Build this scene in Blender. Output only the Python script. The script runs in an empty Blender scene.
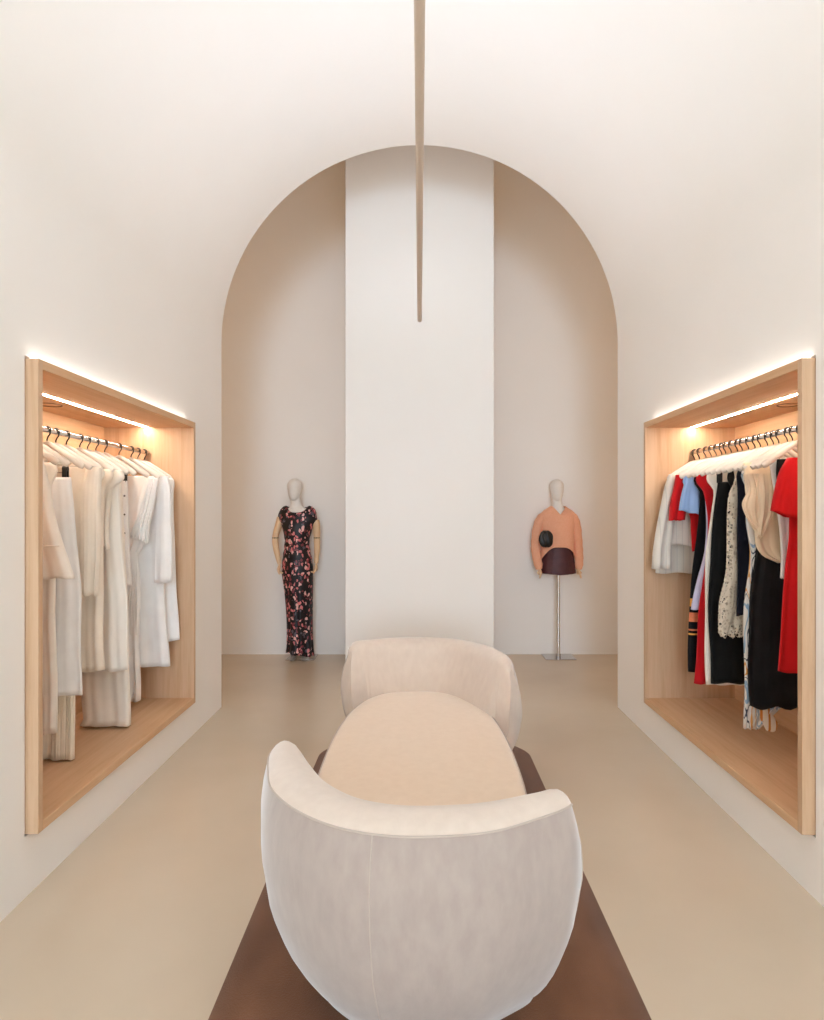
import bpy, math, random
from mathutils import Vector, noise
PI = math.pi
sc = bpy.context.scene
col = sc.collection
F, CZ = 650.0, 1.49

# ------------------------------------------------------------------ helpers
class MB:
    def __init__(s): s.v = []; s.f = []; s.sharp = 40
    def add(s, vs, fs):
        o = len(s.v); s.v += [tuple(p) for p in vs]; s.f += [tuple(i + o for i in f) for f in fs]; return s
    def box(s, x0, x1, y0, y1, z0, z1):
        x0, x1 = sorted((x0, x1)); y0, y1 = sorted((y0, y1)); z0, z1 = sorted((z0, z1))
        v = [(x0,y0,z0),(x1,y0,z0),(x1,y1,z0),(x0,y1,z0),(x0,y0,z1),(x1,y0,z1),(x1,y1,z1),(x0,y1,z1)]
        return s.add(v, [(0,3,2,1),(4,5,6,7),(0,1,5,4),(1,2,6,5),(2,3,7,6),(3,0,4,7)])
    def loft(s, rings, cap0=True, cap1=True, closed=True):
        n = len(rings[0]); vs = [p for r in rings for p in r]; fs = []
        m = n if closed else n - 1
        for i in range(len(rings) - 1):
            for j in range(m):
                k = (j + 1) % n
                fs.append((i*n+j, i*n+k, (i+1)*n+k, (i+1)*n+j))
        if cap0: fs.append(tuple(range(n - 1, -1, -1)))
        if cap1: fs.append(tuple((len(rings)-1)*n + j for j in range(n)))
        return s.add(vs, fs)
    def tube(s, pts, r, n=12, cap=True, flat=None):
        pts = [Vector(p) for p in pts]
        rs = r if isinstance(r, (list, tuple)) else [r] * len(pts)
        rings = []; up = None
        for i, p in enumerate(pts):
            t = (pts[min(i+1, len(pts)-1)] - pts[max(i-1, 0)]).normalized()
            if up is None:
                up = Vector((0,0,1)) if abs(t.z) < .9 else Vector((0,1,0))
            a = (up - t * up.dot(t)).normalized(); b = t.cross(a); up = a
            fx, fy = flat if flat else (1, 1)
            rings.append([p + (a * math.cos(2*PI*j/n) * fx + b * math.sin(2*PI*j/n) * fy) * rs[i] for j in range(n)])
        return s.loft(rings, cap, cap)
    def ball(s, c, rx, ry, rz, n=16, m=10):
        rings = []
        for i in range(1, m):
            ph = -PI/2 + PI*i/m
            rings.append([(c[0]+rx*math.cos(ph)*math.cos(2*PI*j/n), c[1]+ry*math.cos(ph)*math.sin(2*PI*j/n), c[2]+rz*math.sin(ph)) for j in range(n)])
        return s.loft(rings)
    def build(s, name, mat, parent=None, org=(0,0,0), bevel=0, solid=0, subd=0, angle=None):
        me = bpy.data.meshes.new(name)
        ox, oy, oz = org
        me.from_pydata([(x-ox, y-oy, z-oz) for x, y, z in s.v], [], s.f)
        me.validate(); me.update()
        me.polygons.foreach_set('use_smooth', [True] * len(me.polygons))
        me.set_sharp_from_angle(angle=math.radians(angle if angle else s.sharp))
        me.materials.append(mat)
        o = bpy.data.objects.new(name, me); col.objects.link(o)
        if parent is None: o.location = org
        else: o.parent = parent
        if bevel:
            b = o.modifiers.new('bevel', 'BEVEL'); b.width = bevel; b.segments = 2; b.limit_method = 'ANGLE'
        if solid:
            b = o.modifiers.new('solid', 'SOLIDIFY'); b.thickness = solid; b.offset = 0
        if subd:
            b = o.modifiers.new('sub', 'SUBSURF'); b.levels = b.render_levels = subd
        return o

def tag(o, label=None, cat=None, group=None, kind=None):
    for k, v in (('label', label), ('category', cat), ('group', group), ('kind', kind)):
        if v: o[k] = v
    return o
def empty(name, loc, label, cat, group=None):
    o = bpy.data.objects.new(name, None); col.objects.link(o); o.location = loc
    o.empty_display_size = .1
    return tag(o, label, cat, group)
def struct(o): o['kind'] = 'structure'; return o

def lerp(a, b, t): return a + (b - a) * t
def table(pts, x):
    """smooth piecewise interpolation of rows (x, v1, v2 ...), any order"""
    p = sorted(pts)
    if x <= p[0][0]: return p[0][1:]
    if x >= p[-1][0]: return p[-1][1:]
    for i in range(len(p) - 1):
        if p[i][0] <= x <= p[i+1][0]:
            h = p[i+1][0] - p[i][0]; t = (x - p[i][0]) / h
            out = []
            for k in range(1, len(p[0])):
                def m(j):
                    if j <= 0 or j >= len(p) - 1:
                        return 0 if 0 else (p[min(j+1, len(p)-1)][k] - p[max(j-1, 0)][k]) / max(1e-6, p[min(j+1, len(p)-1)][0] - p[max(j-1, 0)][0])
                    d0 = (p[j][k] - p[j-1][k]) / (p[j][0] - p[j-1][0]); d1 = (p[j+1][k] - p[j][k]) / (p[j+1][0] - p[j][0])
                    return 0 if d0 * d1 <= 0 else 2 * d0 * d1 / (d0 + d1)
                m0, m1 = m(i) * h, m(i+1) * h
                out.append((2*t**3-3*t*t+1)*p[i][k] + (t**3-2*t*t+t)*m0 + (-2*t**3+3*t*t)*p[i+1][k] + (t**3-t*t)*m1)
            return out
def catmull(pts, n):
    out = []; L = len(pts)
    for i in range(n):
        u = i / (n - 1) * (L - 1); k = min(int(u), L - 2); t = u - k
        p0, p1, p2, p3 = pts[max(k-1,0)], pts[k], pts[k+1], pts[min(k+2,L-1)]
        out.append(tuple(.5*((2*b)+(c-a)*t+(2*a-5*b+4*c-d)*t*t+(3*b-a-3*c+d)*t**3) for a, b, c, d in zip(p0, p1, p2, p3)))
    return out

# ------------------------------------------------------------------ materials
def srgb(r, g, b):
    f = lambda c: (c/255)/12.92 if c/255 <= .04045 else (((c/255)+.055)/1.055)**2.4
    return (f(r), f(g), f(b), 1)
def mat(name, rgb, rough=.6, metal=0, sheen=0, spec=.5, coat=0):
    m = bpy.data.materials.new(name); m.use_nodes = True
    b = m.node_tree.nodes['Principled BSDF']
    b.inputs['Base Color'].default_value = srgb(*rgb); b.inputs['Roughness'].default_value = rough
    b.inputs['Metallic'].default_value = metal; b.inputs['Sheen Weight'].default_value = sheen
    b.inputs['Specular IOR Level'].default_value = spec; b.inputs['Coat Weight'].default_value = coat
    return m
def nodes(m): return m.node_tree.nodes, m.node_tree.links, m.node_tree.nodes['Principled BSDF']
def coords(m, scale=(1,1,1), kind='Object'):
    N, L, b = nodes(m)
    tc = N.new('ShaderNodeTexCoord'); mp = N.new('ShaderNodeMapping')
    mp.inputs['Scale'].default_value = scale
    L.new(tc.outputs[kind], mp.inputs['Vector']); return mp.outputs['Vector']
def ramp(m, fac, stops, interp='LINEAR'):
    N, L, b = nodes(m); r = N.new('ShaderNodeValToRGB'); cr = r.color_ramp; cr.interpolation = interp
    while len(cr.elements) < len(stops): cr.elements.new(.5)
    for e, (p, c) in zip(cr.elements, stops): e.position = p; e.color = srgb(*c)
    L.new(fac, r.inputs['Fac']); return r.outputs['Color']
def tex_noise(m, vec, scale, detail=3, rough=.5, dist=0):
    N, L, b = nodes(m); t = N.new('ShaderNodeTexNoise')
    t.inputs['Scale'].default_value = scale; t.inputs['Detail'].default_value = detail
    t.inputs['Roughness'].default_value = rough; t.inputs['Distortion'].default_value = dist
    L.new(vec, t.inputs['Vector']); return t.outputs['Fac']
def bump(m, h, strength=.1, dist=.01):
    N, L, b = nodes(m); n = N.new('ShaderNodeBump'); n.inputs['Strength'].default_value = strength
    n.inputs['Distance'].default_value = dist
    L.new(h, n.inputs['Height']); L.new(n.outputs['Normal'], b.inputs['Normal'])
def mottled(name, c0, c1, scale, rough, stretch=(1,1,1), bscale=None, bstr=.1, bd=.01, **k):
    m = mat(name, c0, rough, **k); N, L, b = nodes(m); v = coords(m, stretch)
    L.new(ramp(m, tex_noise(m, v, scale, 4), [(.3, c0), (.7, c1)]), b.inputs['Base Color'])
    if bscale: bump(m, tex_noise(m, v, bscale, 3), bstr, bd)
    return m

M = {}
M['plaster'] = mottled('plaster', (247,243,237), (249,245,240), 1.3, .75, bscale=30, bstr=.04, spec=.25)
M['concrete'] = mottled('concrete', (206,189,166), (215,199,177), 1.1, .24, bscale=8, bstr=.012, spec=.5)
def oak(name, axis, tones=((196,157,122), (205,169,135), (212,178,145))):
    m = mat(name, (214,178,140), .48, spec=.3); N, L, b = nodes(m)
    st = {'z': (14, 14, .7), 'y': (14, .7, 14), 'x': (.7, 14, 14)}[axis]
    v = coords(m, st)
    f = tex_noise(m, v, 1.6, 6, .6, .6)
    g = tex_noise(m, v, 7, 3, .6, .2)
    mx = N.new('ShaderNodeMath'); mx.operation = 'MULTIPLY_ADD'; mx.inputs[1].default_value = .35
    L.new(g, mx.inputs[0]); L.new(f, mx.inputs[2])
    c = ramp(m, mx.outputs[0], list(zip((.45, .62, .8), tones)))
    L.new(c, b.inputs['Base Color']); bump(m, mx.outputs[0], .05, .004)
    return m
M['oak_v'] = oak('oak vertical', 'z'); M['oak_h'] = oak('oak lengthwise', 'y', ((206,162,120), (214,173,133), (220,181,143)))
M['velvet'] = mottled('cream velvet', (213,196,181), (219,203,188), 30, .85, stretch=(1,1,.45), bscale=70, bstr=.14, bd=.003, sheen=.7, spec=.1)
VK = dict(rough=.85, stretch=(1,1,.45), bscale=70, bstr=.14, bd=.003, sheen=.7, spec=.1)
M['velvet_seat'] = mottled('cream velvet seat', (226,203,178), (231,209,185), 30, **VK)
M['velvet_outer_shade'] = mottled('cream velvet painted shade', (170,154,145), (179,164,154), 30, **VK)  # same velvet darkened: shade on the outer backs put into the colour
M['piping'] = mat('velvet piping', (192,177,165), .9, sheen=.3, spec=.15)
M['rug'] = mottled('brown pile', (98,62,38), (124,82,54), 5, .95, stretch=(1,.5,1), bscale=300, bstr=.5, bd=.004, sheen=.25, spec=.1)
M['chrome'] = mat('polished chrome', (215,210,205), .16, 1)
M['steel'] = mat('brushed steel', (190,184,180), .2, 1)
M['black'] = mat('black metal', (14,12,12), .5)
M['hanger'] = mat('white hanger wood', (212,207,200), .5)
M['taupe'] = mat('taupe painted metal', (216,200,184), .5)
M['mannequin'] = mottled('off white canvas', (236,230,221), (240,234,227), 40, .8, spec=.2)
M['arm'] = mottled('pale wood', (226,188,146), (234,200,160), 9, .5, stretch=(1,1,.3))
M['joint'] = mat('dark joint', (70,52,40), .5)
M['silver'] = mat('silver leather', (190,186,182), .3, .6)
M['knit'] = mottled('peach knit', (240,174,140), (244,182,150), 60, .9, bscale=220, bstr=.2, bd=.003, sheen=.15, spec=.1)
M['leather'] = mottled('burgundy leather', (72,32,38), (84,42,46), 14, .55)
M['clutch'] = mottled('black leather', (20,18,18), (34,31,30), 20, .4)
M['ring'] = mat('dark ring', (96,66,48), .6)
def emit(name, rgb, s):
    m = bpy.data.materials.new(name); m.use_nodes = True; N, L, b = nodes(m)
    b.inputs['Base Color'].default_value = srgb(*rgb)
    b.inputs['Emission Color'].default_value = srgb(*rgb); b.inputs['Emission Strength'].default_value = s
    return m
M['led_in'] = emit('niche led', (255,236,214), 78)
M['led_top'] = emit('ledge led', (255,246,236), 2.6)
M['tube'] = emit('pendant diffuser', (230,240,255), 45)
M['lamp'] = emit('warm fill diffuser', (255,200,136), 4.8)  # glow of the added alcove fill strips
def cloth(name, c0, c1=None, rough=.85, sheen=.1, bs=180, **k):
    c1 = c1 or tuple(min(255, c + 6) for c in c0)
    return mottled(name, c0, c1, 12, rough, bscale=bs, bstr=.12, bd=.002, sheen=sheen, spec=.15, **k)
M['white'] = cloth('white cotton', (244,242,240)); M['ivory'] = cloth('ivory crepe', (244,236,224))
M['cream'] = cloth('cream knit', (243,232,217)); M['pleat'] = cloth('pale cream pleats', (246,236,219))
M['satin'] = mottled('ivory satin', (246,240,231), (249,244,236), 6, .5, spec=.3)
M['red'] = cloth('red crepe', (204,24,30)); M['red2'] = cloth('deep red jersey', (190,20,30))
M['blue'] = cloth('sky blue poplin', (156,188,234)); M['lilac'] = cloth('pale lilac', (200,200,228))
M['blk'] = cloth('black crepe', (18,18,18), (25,25,25)); M['navy'] = cloth('navy crepe', (22,24,36), (28,30,44))
M['champagne'] = cloth('champagne silk', (238,218,188), (243,226,198), .6)
M['greyblack'] = cloth('black wool', (24,24,26), (34,34,36))
def striped_cloth(name, ground, line, freq, axis=0, w=.16):
    m = mat(name, ground, .85, sheen=.1, spec=.15); N, L, b = nodes(m)
    v = coords(m); sp = N.new('ShaderNodeSeparateXYZ'); L.new(v, sp.inputs[0])
    a = N.new('ShaderNodeMath'); a.operation = 'MULTIPLY'; a.inputs[1].default_value = freq; L.new(sp.outputs[axis], a.inputs[0])
    f = N.new('ShaderNodeMath'); f.operation = 'FRACT'; L.new(a.outputs[0], f.inputs[0])
    L.new(ramp(m, f.outputs[0], [(0, ground), (1 - w, line)], 'CONSTANT'), b.inputs['Base Color'])
    return m
M['pinstripe'] = striped_cloth('pinstriped cream wool', (226,219,207), (212,206,196), 26)
def banded():
    m = mat('black with orange bands', (18,18,22), .8, spec=.2); N, L, b = nodes(m)
    v = coords(m); sp = N.new('ShaderNodeSeparateXYZ'); L.new(v, sp.inputs[0])
    r = N.new('ShaderNodeMapRange'); r.inputs['From Min'].default_value = -1.4; r.inputs['From Max'].default_value = -.75
    L.new(sp.outputs[2], r.inputs['Value'])
    z = lambda wz: (wz - 1.895 + 1.4) / .65
    K, O, P = (18,18,22), (232,170,84), (222,132,92)
    st = [(0, K), (z(.765), O), (z(.775), K), (z(.79), P), (z(.80), K), (z(.845), P), (z(.90), K), (z(.935), O), (z(.985), K)]
    L.new(ramp(m, r.outputs[0], st, 'CONSTANT'), b.inputs['Base Color']); return m
M['banded'] = banded()
def printed():
    m = mat('printed silk', (220,220,222), .7, spec=.2); N, L, b = nodes(m)
    v = coords(m, (1.0, 1.0, .28))
    c = ramp(m, tex_noise(m, v, 16, 1, .4, .8), [(0, (232,228,222)), (.40, (150,178,204)), (.46, (232,230,226)), (.54, (60,66,84)), (.565, (228,226,224)), (.62, (222,164,92)), (.66, (236,232,226))], 'CONSTANT')
    L.new(c, b.inputs['Base Color']); return m
M['print'] = printed()
M['sash'] = striped_cloth('striped sash', (236,228,214), (206,140,70), 26, 0, .3)
def lace():
    m = mat('cream lace', (228,216,196), .8, spec=.2); N, L, b = nodes(m)
    v = coords(m); t = N.new('ShaderNodeTexVoronoi'); t.feature = 'DISTANCE_TO_EDGE'; t.inputs['Scale'].default_value = 55
    L.new(v, t.inputs['Vector'])
    g = N.new('ShaderNodeMath'); g.operation = 'LESS_THAN'; g.inputs[1].default_value = .15
    L.new(t.outputs['Distance'], g.inputs[0]); L.new(g.outputs[0], b.inputs['Alpha']); return m
M['lace'] = lace(); M['lining'] = cloth('beige lining', (206,190,168))
def floral():
    m = mat('dark floral satin', (20,12,16), .45, spec=.4); N, L, b = nodes(m)
    v = coords(m, (1, 1, .75)); n = N.new('ShaderNodeTexNoise'); n.inputs['Scale'].default_value = 22; n.inputs['Detail'].default_value = 2
    L.new(v, n.inputs['Vector'])
    mx = N.new('ShaderNodeMix'); mx.data_type = 'VECTOR'; mx.inputs['Factor'].default_value = .055
    L.new(v, mx.inputs['A']); L.new(n.outputs['Color'], mx.inputs['B'])
    t = N.new('ShaderNodeTexVoronoi'); t.inputs['Scale'].default_value = 38; L.new(mx.outputs['Result'], t.inputs['Vector'])
    lt = N.new('ShaderNodeMath'); lt.operation = 'LESS_THAN'; lt.inputs[1].default_value = .5; L.new(t.outputs['Distance'], lt.inputs[0])
    sp = N.new('ShaderNodeSeparateColor'); L.new(t.outputs['Color'], sp.inputs[0])
    k = ramp(m, sp.outputs[0], [(0, (20,12,16)), (.34, (130,56,64)), (.52, (216,126,126)), (.74, (238,186,178)), (.9, (92,84,92))], 'CONSTANT')
    mc = N.new('ShaderNodeMix'); mc.data_type = 'RGBA'; L.new(lt.outputs[0], mc.inputs['Factor'])
    mc.inputs['A'].default_value = srgb(20,12,16); L.new(k, mc.inputs['B'])
    L.new(mc.outputs['Result'], b.inputs['Base Color']); return m
M['floral'] = floral()

# ------------------------------------------------------------------ room
W, SP, YA, YB, YF = 1.533, 2.815, 5.03, 6.93, -9.0
NY1, NZ0, NZ1 = 4.313, .238, 2.108
NEAR = {-1: 2.53, 1: 2.522}
XO = 2.30
struct(MB().box(-3.4, 3.4, -9.3, 7.1, -.12, 0).build('floor', M['concrete']))
for s, nm in ((-1, 'left'), (1, 'right')):
    NY0 = NEAR[s] - .007
    m = MB()
    m.box(s*W, s*XO, YF, NY0, 0, SP); m.box(s*W, s*XO, NY1, YA, 0, SP)
    m.box(s*W, s*XO, NY0, NY1, 0, NZ0); m.box(s*W, s*XO, NY0, NY1, NZ1, SP)
    m.box(s*2.12, s*XO, NY0, NY1, NZ0, NZ1)
    struct(m.build('wall_' + nm, M['plaster']))
    struct(MB().box(s*3.2, s*3.4, YA, 7.1, 0, 6.0).build('wall_alcove_' + nm, M['plaster']))
# barrel vault
rings = []
NV = 96
prof = [(W*math.cos(PI*i/NV), SP + W*math.sin(PI*i/NV)) for i in range(NV + 1)]
oprof = [(XO*math.cos(PI*i/NV), SP + XO*math.sin(PI*i/NV)) for i in range(NV + 1)]
loop = prof + oprof[::-1]
m = MB(); m.loft([[(x, YF, z) for x, z in loop], [(x, YA, z) for x, z in loop]], False, False)
n = len(loop)
for base, flip in ((0, 1), (n, 0)):
    for i in range(NV):
        q = (base+i, base+i+1, base+n-2-i, base+n-1-i)
        m.f.append(q if not flip else q[::-1])
struct(m.build('ceiling', M['plaster'], angle=50))
# wall round the arch on the alcove side, and the alcove's own ceiling
m = MB()
for s in (-1, 1): m.box(s*XO, s*3.4, YA-.15, YA, 0, SP)
q = []
for i in range(NV):
    x0, z0 = oprof[i]; x1, z1 = oprof[i+1]
    o = len(m.v)
    m.v += [(x0,YA-.1,z0),(x1,YA-.1,z1),(x1,YA-.1,6.0),(x0,YA-.1,6.0)]; m.f.append((o, o+1, o+2, o+3))
for s in (-1, 1): m.box(s*XO, s*3.4, YA-.15, YA-.05, SP, 6.0)
struct(m.build('wall_inner', M['plaster']))
struct(MB().box(-3.4, 3.4, YA-.2, 7.1, 6.0, 6.2).build('ceiling_alcove', M['plaster']))
struct(MB().box(-3.2, 3.2, YB, 7.1, 0, 6.0).build('wall_back', M['plaster']))
struct(MB().box(-.668, .669, 5.85, YB, 0, 6.0).build('column', M['plaster'], bevel=.004))
# unseen shop front behind the camera; window opening added for cool frontal light
m = MB()
for sx in (-1, 1): m.box(sx*1.35, sx*XO, YF-.2, YF, 0, 5.2)
m.box(-1.35, 1.35, YF-.2, YF, 4.0, 5.2); m.box(-1.35, 1.35, YF-.2, YF, 0, .9)
struct(m.build('wall_front', M['plaster']))
m = MB()
for x in (-1.32, 0, 1.32): m.box(x-.03, x+.03, YF-.15, YF-.09, .9, 4.0)
for z in (.93, 2.8, 3.97): m.box(-1.35, 1.35, YF-.15, YF-.09, z-.03, z+.03)
struct(m.build('added_window', M['black']))

# ------------------------------------------------------------------ pendant
PZ, PYE = CZ + 1.4, 4.68
root = empty('linear_pendant', (0, PYE/2, PZ), 'long thin taupe linear pendant light along the vault axis', 'light')
R_ = .0158
n = 24
prof = [(R_*math.cos(a), R_*math.sin(a)) for a in [PI*.12 - (PI*1.24)*i/n for i in range(n+1)]]
m = MB(); m.loft([[(x, y, PZ+z) for x, z in prof] for y in (-1.2, PYE)])
m.build('housing', M['taupe'], root, root.location)
tp = [(.0145, .0062), (.0142, .0075), (-.0142, .0075), (-.0145, .0062)]
m = MB(); m.loft([[(x, y, PZ+z) for x, z in tp] for y in (-1.18, PYE-.02)]); m.build('diffuser', M['tube'], root, root.location)
for y in (-.6, 1.65, 3.9):
    MB().tube([(0, y, PZ+.012), (0, y, SP+W-.01)], .0012, 6).build('suspension_cable', M['taupe'], root, root.location)
    MB().tube([(0, y, SP+W-.03), (0, y, SP+W-.004)], .03, 20).build('canopy', M['taupe'], root, root.location)

# unseen upright strips added to fill the alcove with warm tan light
for x in (-1, 1):
    q = (x*3.2, 6.0, .5)
    lr = empty('wall_lamp', q, 'added unseen warm fill light on the %s side wall of the alcove' % ('left' if x < 0 else 'right'), 'lamp', 'added alcove fill lights')
    MB().box(x*3.199, x*3.15, 5.96, 6.04, .5, 5.3).build('fill_lamp_body', M['taupe'], lr, q, bevel=.004)
    MB().box(x*3.15, x*3.14, 5.97, 6.03, .52, 5.28).build('diffuser', M['lamp'], lr, q)

# ------------------------------------------------------------------ niches
XF, XB, RX, RZ = 1.484, 2.073, 1.788, 1.895
TB, TT = .031, .037
Y1, Z0, Z1 = 4.305, .246, 2.098
for s, nm, what in ((-1, 'left', 'white and ivory clothes'), (1, 'right', 'red, black and cream clothes')):
    Y0 = NEAR[s]
    L_ = (s*1.78, (Y0+Y1)/2, Z0)
    r = empty('display_niche', L_, 'oak lined display niche in the %s wall holding %s' % (nm, what), 'wardrobe niche', 'oak display niches in the side walls')
    def bx(name, x0, x1, y0, y1, z0, z1, mt, bv=.0015, lab=None):
        o = MB().box(s*x0, s*x1, y0, y1, z0, z1).build(name, M[mt], r, L_, bevel=bv)
        if lab: o['label'] = lab
        return o
    bx('side_panel', XF, XB, Y0, Y0+TB, Z0, Z1, 'oak_v'); bx('side_panel', XF, XB, Y1-TB, Y1, Z0, Z1, 'oak_v')
    bx('top_panel', XF+.0004, XB, Y0+TB, Y1-TB, Z1-TT, Z1, 'oak_h'); bx('bottom_panel', XF+.0004, XB, Y0+TB, Y1-TB, Z0, Z0+TT, 'oak_h')
    bx('back_panel', XB, XB+.02, Y0, Y1, Z0, Z1, 'oak_h')
    bx('led_strip', RX-.007, RX+.007, Y0+TB+.01, Y1-TB-.002, Z1-TT-.003, Z1-TT, 'led_in', 0, 'glowing strip light in the niche ceiling')
    bx('led_strip', 1.497, 1.525, Y0+.012, Y1-.05, Z1, Z1+.004, 'led_top', 0, 'glowing strip light along the top of the frame')
    # round cable cover ring in the niche ceiling
    cx, cy = s*1.925, 3.38
    ring = [[(cx+(.055+dr)*math.cos(2*PI*j/40), cy+(.055+dr)*math.sin(2*PI*j/40), Z1-TT-dz) for j in range(40)] for dr, dz in ((0,0),(0,.003),(.006,.003),(.006,0))]
    MB().loft(ring, False, False).build('ceiling_ring', M['ring'], r, L_)
    MB().tube([(s*RX, Y0+TB, RZ), (s*RX, Y1-TB, RZ)], .0135, 24).build('clothes_rail', M['chrome'], r, L_)

# ------------------------------------------------------------------ hangers and clothes
def hanger(s, d, label, half=.175, clips=None, rot=0.0):
    L_ = (s*RX, d, RZ)
    r = empty('clothes_hanger', L_, label, 'hanger', 'white hangers on the %s rail' % ('left' if s < 0 else 'right'))
    rad = .0172
    pts = [(s*RX, d, 1.83), (s*RX, d, 1.852), (s*(RX-.005), d, 1.864), (s*(RX-.014), d, 1.876)]
    pts += [(s*(RX - rad*math.cos(a)), d, RZ + rad*math.sin(a)) for a in [-.55 + (PI+.85)*i/14 for i in range(15)]]
    MB().tube(pts, .0032, 8).build('hook', M['black'], r, L_)
    pts, rs = [], []
    for i in range(29):
        u = -1 + 2*i/28; au = abs(u)
        z = 1.834 - .116*(au**1.12)
        pts.append((s*(RX + u*half), d + rot*u, z)); rs.append(lerp(.011, .0175, min(1, au*1.05)) * (1 if au < .97 else .7))
    MB().tube(pts, rs, 12, flat=(1, .6)).build('hanger_body', M['hanger'], r, L_)
    if clips:
        zc = clips[0]; a0, a1 = min(clips[1:]), max(clips[1:])
        b = MB().tube([(s*(a0-.01), d, zc+.055), (s*(a1+.03), d, zc+.055)], .0022, 8)
        b.tube([(s*(RX+.03), d, zc+.055), (s*(RX+.03), d, 1.80)], .0022, 8)
        b.build('clip_bar', M['steel'], r, L_)
        for a in clips[1:]:
            c = MB().box(s*(a-.011), s*(a+.011), d-.013, d-.006, zc-.01, zc+.035)
            c.box(s*(a-.011), s*(a+.011), d+.006, d+.013, zc-.01, zc+.035)
            c.tube([(s*(a-.012), d, zc+.038), (s*(a+.012), d, zc+.038)], .013, 10)
            c.build('clip', M['black'], r, L_, bevel=.002)
    return r

def shell(s, d, levels, th=.02, fold=.006, nf=4, seed=0, dy=0, edge=.004, hemw=.004, n=64, topth=.9, nr=44, pleat=0, up=0):
    """rings down a hanging cloth: levels rows (z, front_a, back_a)"""
    rnd = random.Random(seed); ph = [rnd.uniform(0, 6.28) for _ in range(6)]
    zs = [l[0] for l in levels]; zt, zb = max(zs), min(zs); rings = []
    for i in range(nr):
        g = i / (nr - 1); g2 = g if g > .0 else 0
        z = lerp(zt, zb, g2 ** 1.15)
        af, ab = table(levels, z)
        k = min(1, .15 + .95 * g)
        af -= edge * math.sin(z*11 + ph[0]) * k; ab += edge * math.sin(z*9 + ph[1]) * k
        c, hw = (af + ab)/2, (ab - af)/2
        t_ = th * lerp(topth, 1, min(1, g*3))
        ring = []
        for j in range(n):
            t = 2*PI*j/n; u = -math.copysign(abs(math.cos(t))**.85, math.cos(t)); w = math.copysign(abs(math.sin(t))**.55, math.sin(t))
            wob = fold * k * (math.sin(nf*u*PI*.9 + ph[2] + z*1.7) + .45*math.sin(nf*2.3*u*PI + ph[3] - z*2.1))
            y = d + dy + w*t_*(1 + .3*math.sin(nf*u*2.1 + ph[4]) * k) + wob
            if pleat: y += pleat * k * math.sin(u*PI*26) 
            zz = z + (hemw*math.sin(nf*u*2.7 + ph[5]) + (up*(u+1)*.5)) * (g**6)
            ring.append((s*(c + hw*u), y, zz))
        rings.append(ring)
    return rings

def garment(name, label, cat, s, d, levels, mt, sleeves=(), extra=None, group=None, **k):
    L_ = (s*RX, d, RZ)
    m = MB(); m.loft(shell(s, d, levels, **k), False, False)
    o = m.build(name, M[mt], None, L_, solid=.0025, angle=80)
    tag(o, label, cat, group or ('clothes on the %s rail' % ('left' if s < 0 else 'right')))
    for sl in sleeves:
        sl = dict(sl); nm = sl.pop('name', 'sleeve'); lv = sl.pop('levels'); mm = sl.pop('mt', mt)
        MB().loft(shell(s, d, lv, **sl), True, False).build(nm, M[mm], o, L_, solid=.0025, angle=80)
    if extra: extra(o, L_)
    return o
# usual shoulder outline, front edge given lower down
def sh(fr, bk, rows, tip=.19):
    base = [(1.728, RX-tip+.012, RX+tip-.012), (1.715, RX-tip, RX+tip), (1.69, RX-tip-.004, RX+tip)]
    return base + [(1.62, fr, bk)] + rows
BK = 1.955

# ---- left rail, white clothes (nearest first)
S = -1
hanger(S, 2.90, 'white hanger nearest the camera on the left rail holding the flared cream top')
garment('swing_blouse', 'cream flared swing top, nearest garment on the left rail', 'top', S, 2.90,
        [(1.755, 1.69, 1.88), (1.66, 1.665, 1.9), (1.50, 1.632, 1.94), (1.354, 1.595, 1.97), (1.33, 1.588, 1.97), (1.207, 1.55, 1.985)], 'ivory', seed=1, th=.022, fold=.005, up=-.02,
        extra=lambda o, L_: MB().tube([(-(1.592), 2.876, 1.352), (-1.66, 2.874, 1.350), (-1.74, 2.873, 1.346)], .002, 6).build('waist_seam', M['ivory'], o, L_))
hanger(S, 2.985, 'white hanger holding the longest plain ivory dress at the near end of the left rail')
garment('slip_dress', 'long ivory dress just behind the flared cream top', 'dress', S, 2.985,
        sh(1.69, 1.9, [(1.2, 1.675, 1.93), (.8, 1.672, 1.95), (.485, 1.667, 1.96)], .12), 'ivory', seed=2, th=.02, fold=.006)
hanger(S, 3.12, 'white clip hanger holding the long white skirt, first visible hook on the left rail', clips=(1.672, 1.70, 1.90))
garment('long_skirt', 'long white skirt clipped to its hanger by a black clip at the left post', 'skirt', S, 3.12,
        [(1.668, 1.677, 1.91), (1.5, 1.66, 1.93), (1.37, 1.649, 1.95), (1.08, 1.63, 1.97), (.625, 1.628, 2.0)], 'white', seed=3, th=.026, fold=.009, nf=3)
hanger(S, 3.195, 'white clip hanger holding the pale pleated skirt', clips=(1.64, 1.74, 1.9))
garment('pleated_skirt', 'pale cream pleated skirt reaching almost to the niche floor', 'skirt', S, 3.195,
        [(1.64, 1.735, 1.91), (1.0, 1.71, 1.94), (.292, 1.694, 1.97)], 'pleat', seed=4, th=.024, fold=.005, pleat=.006, n=240, hemw=.003)
hanger(S, 3.29, 'white hanger holding the cream knit cardigan on the left rail')
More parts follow.
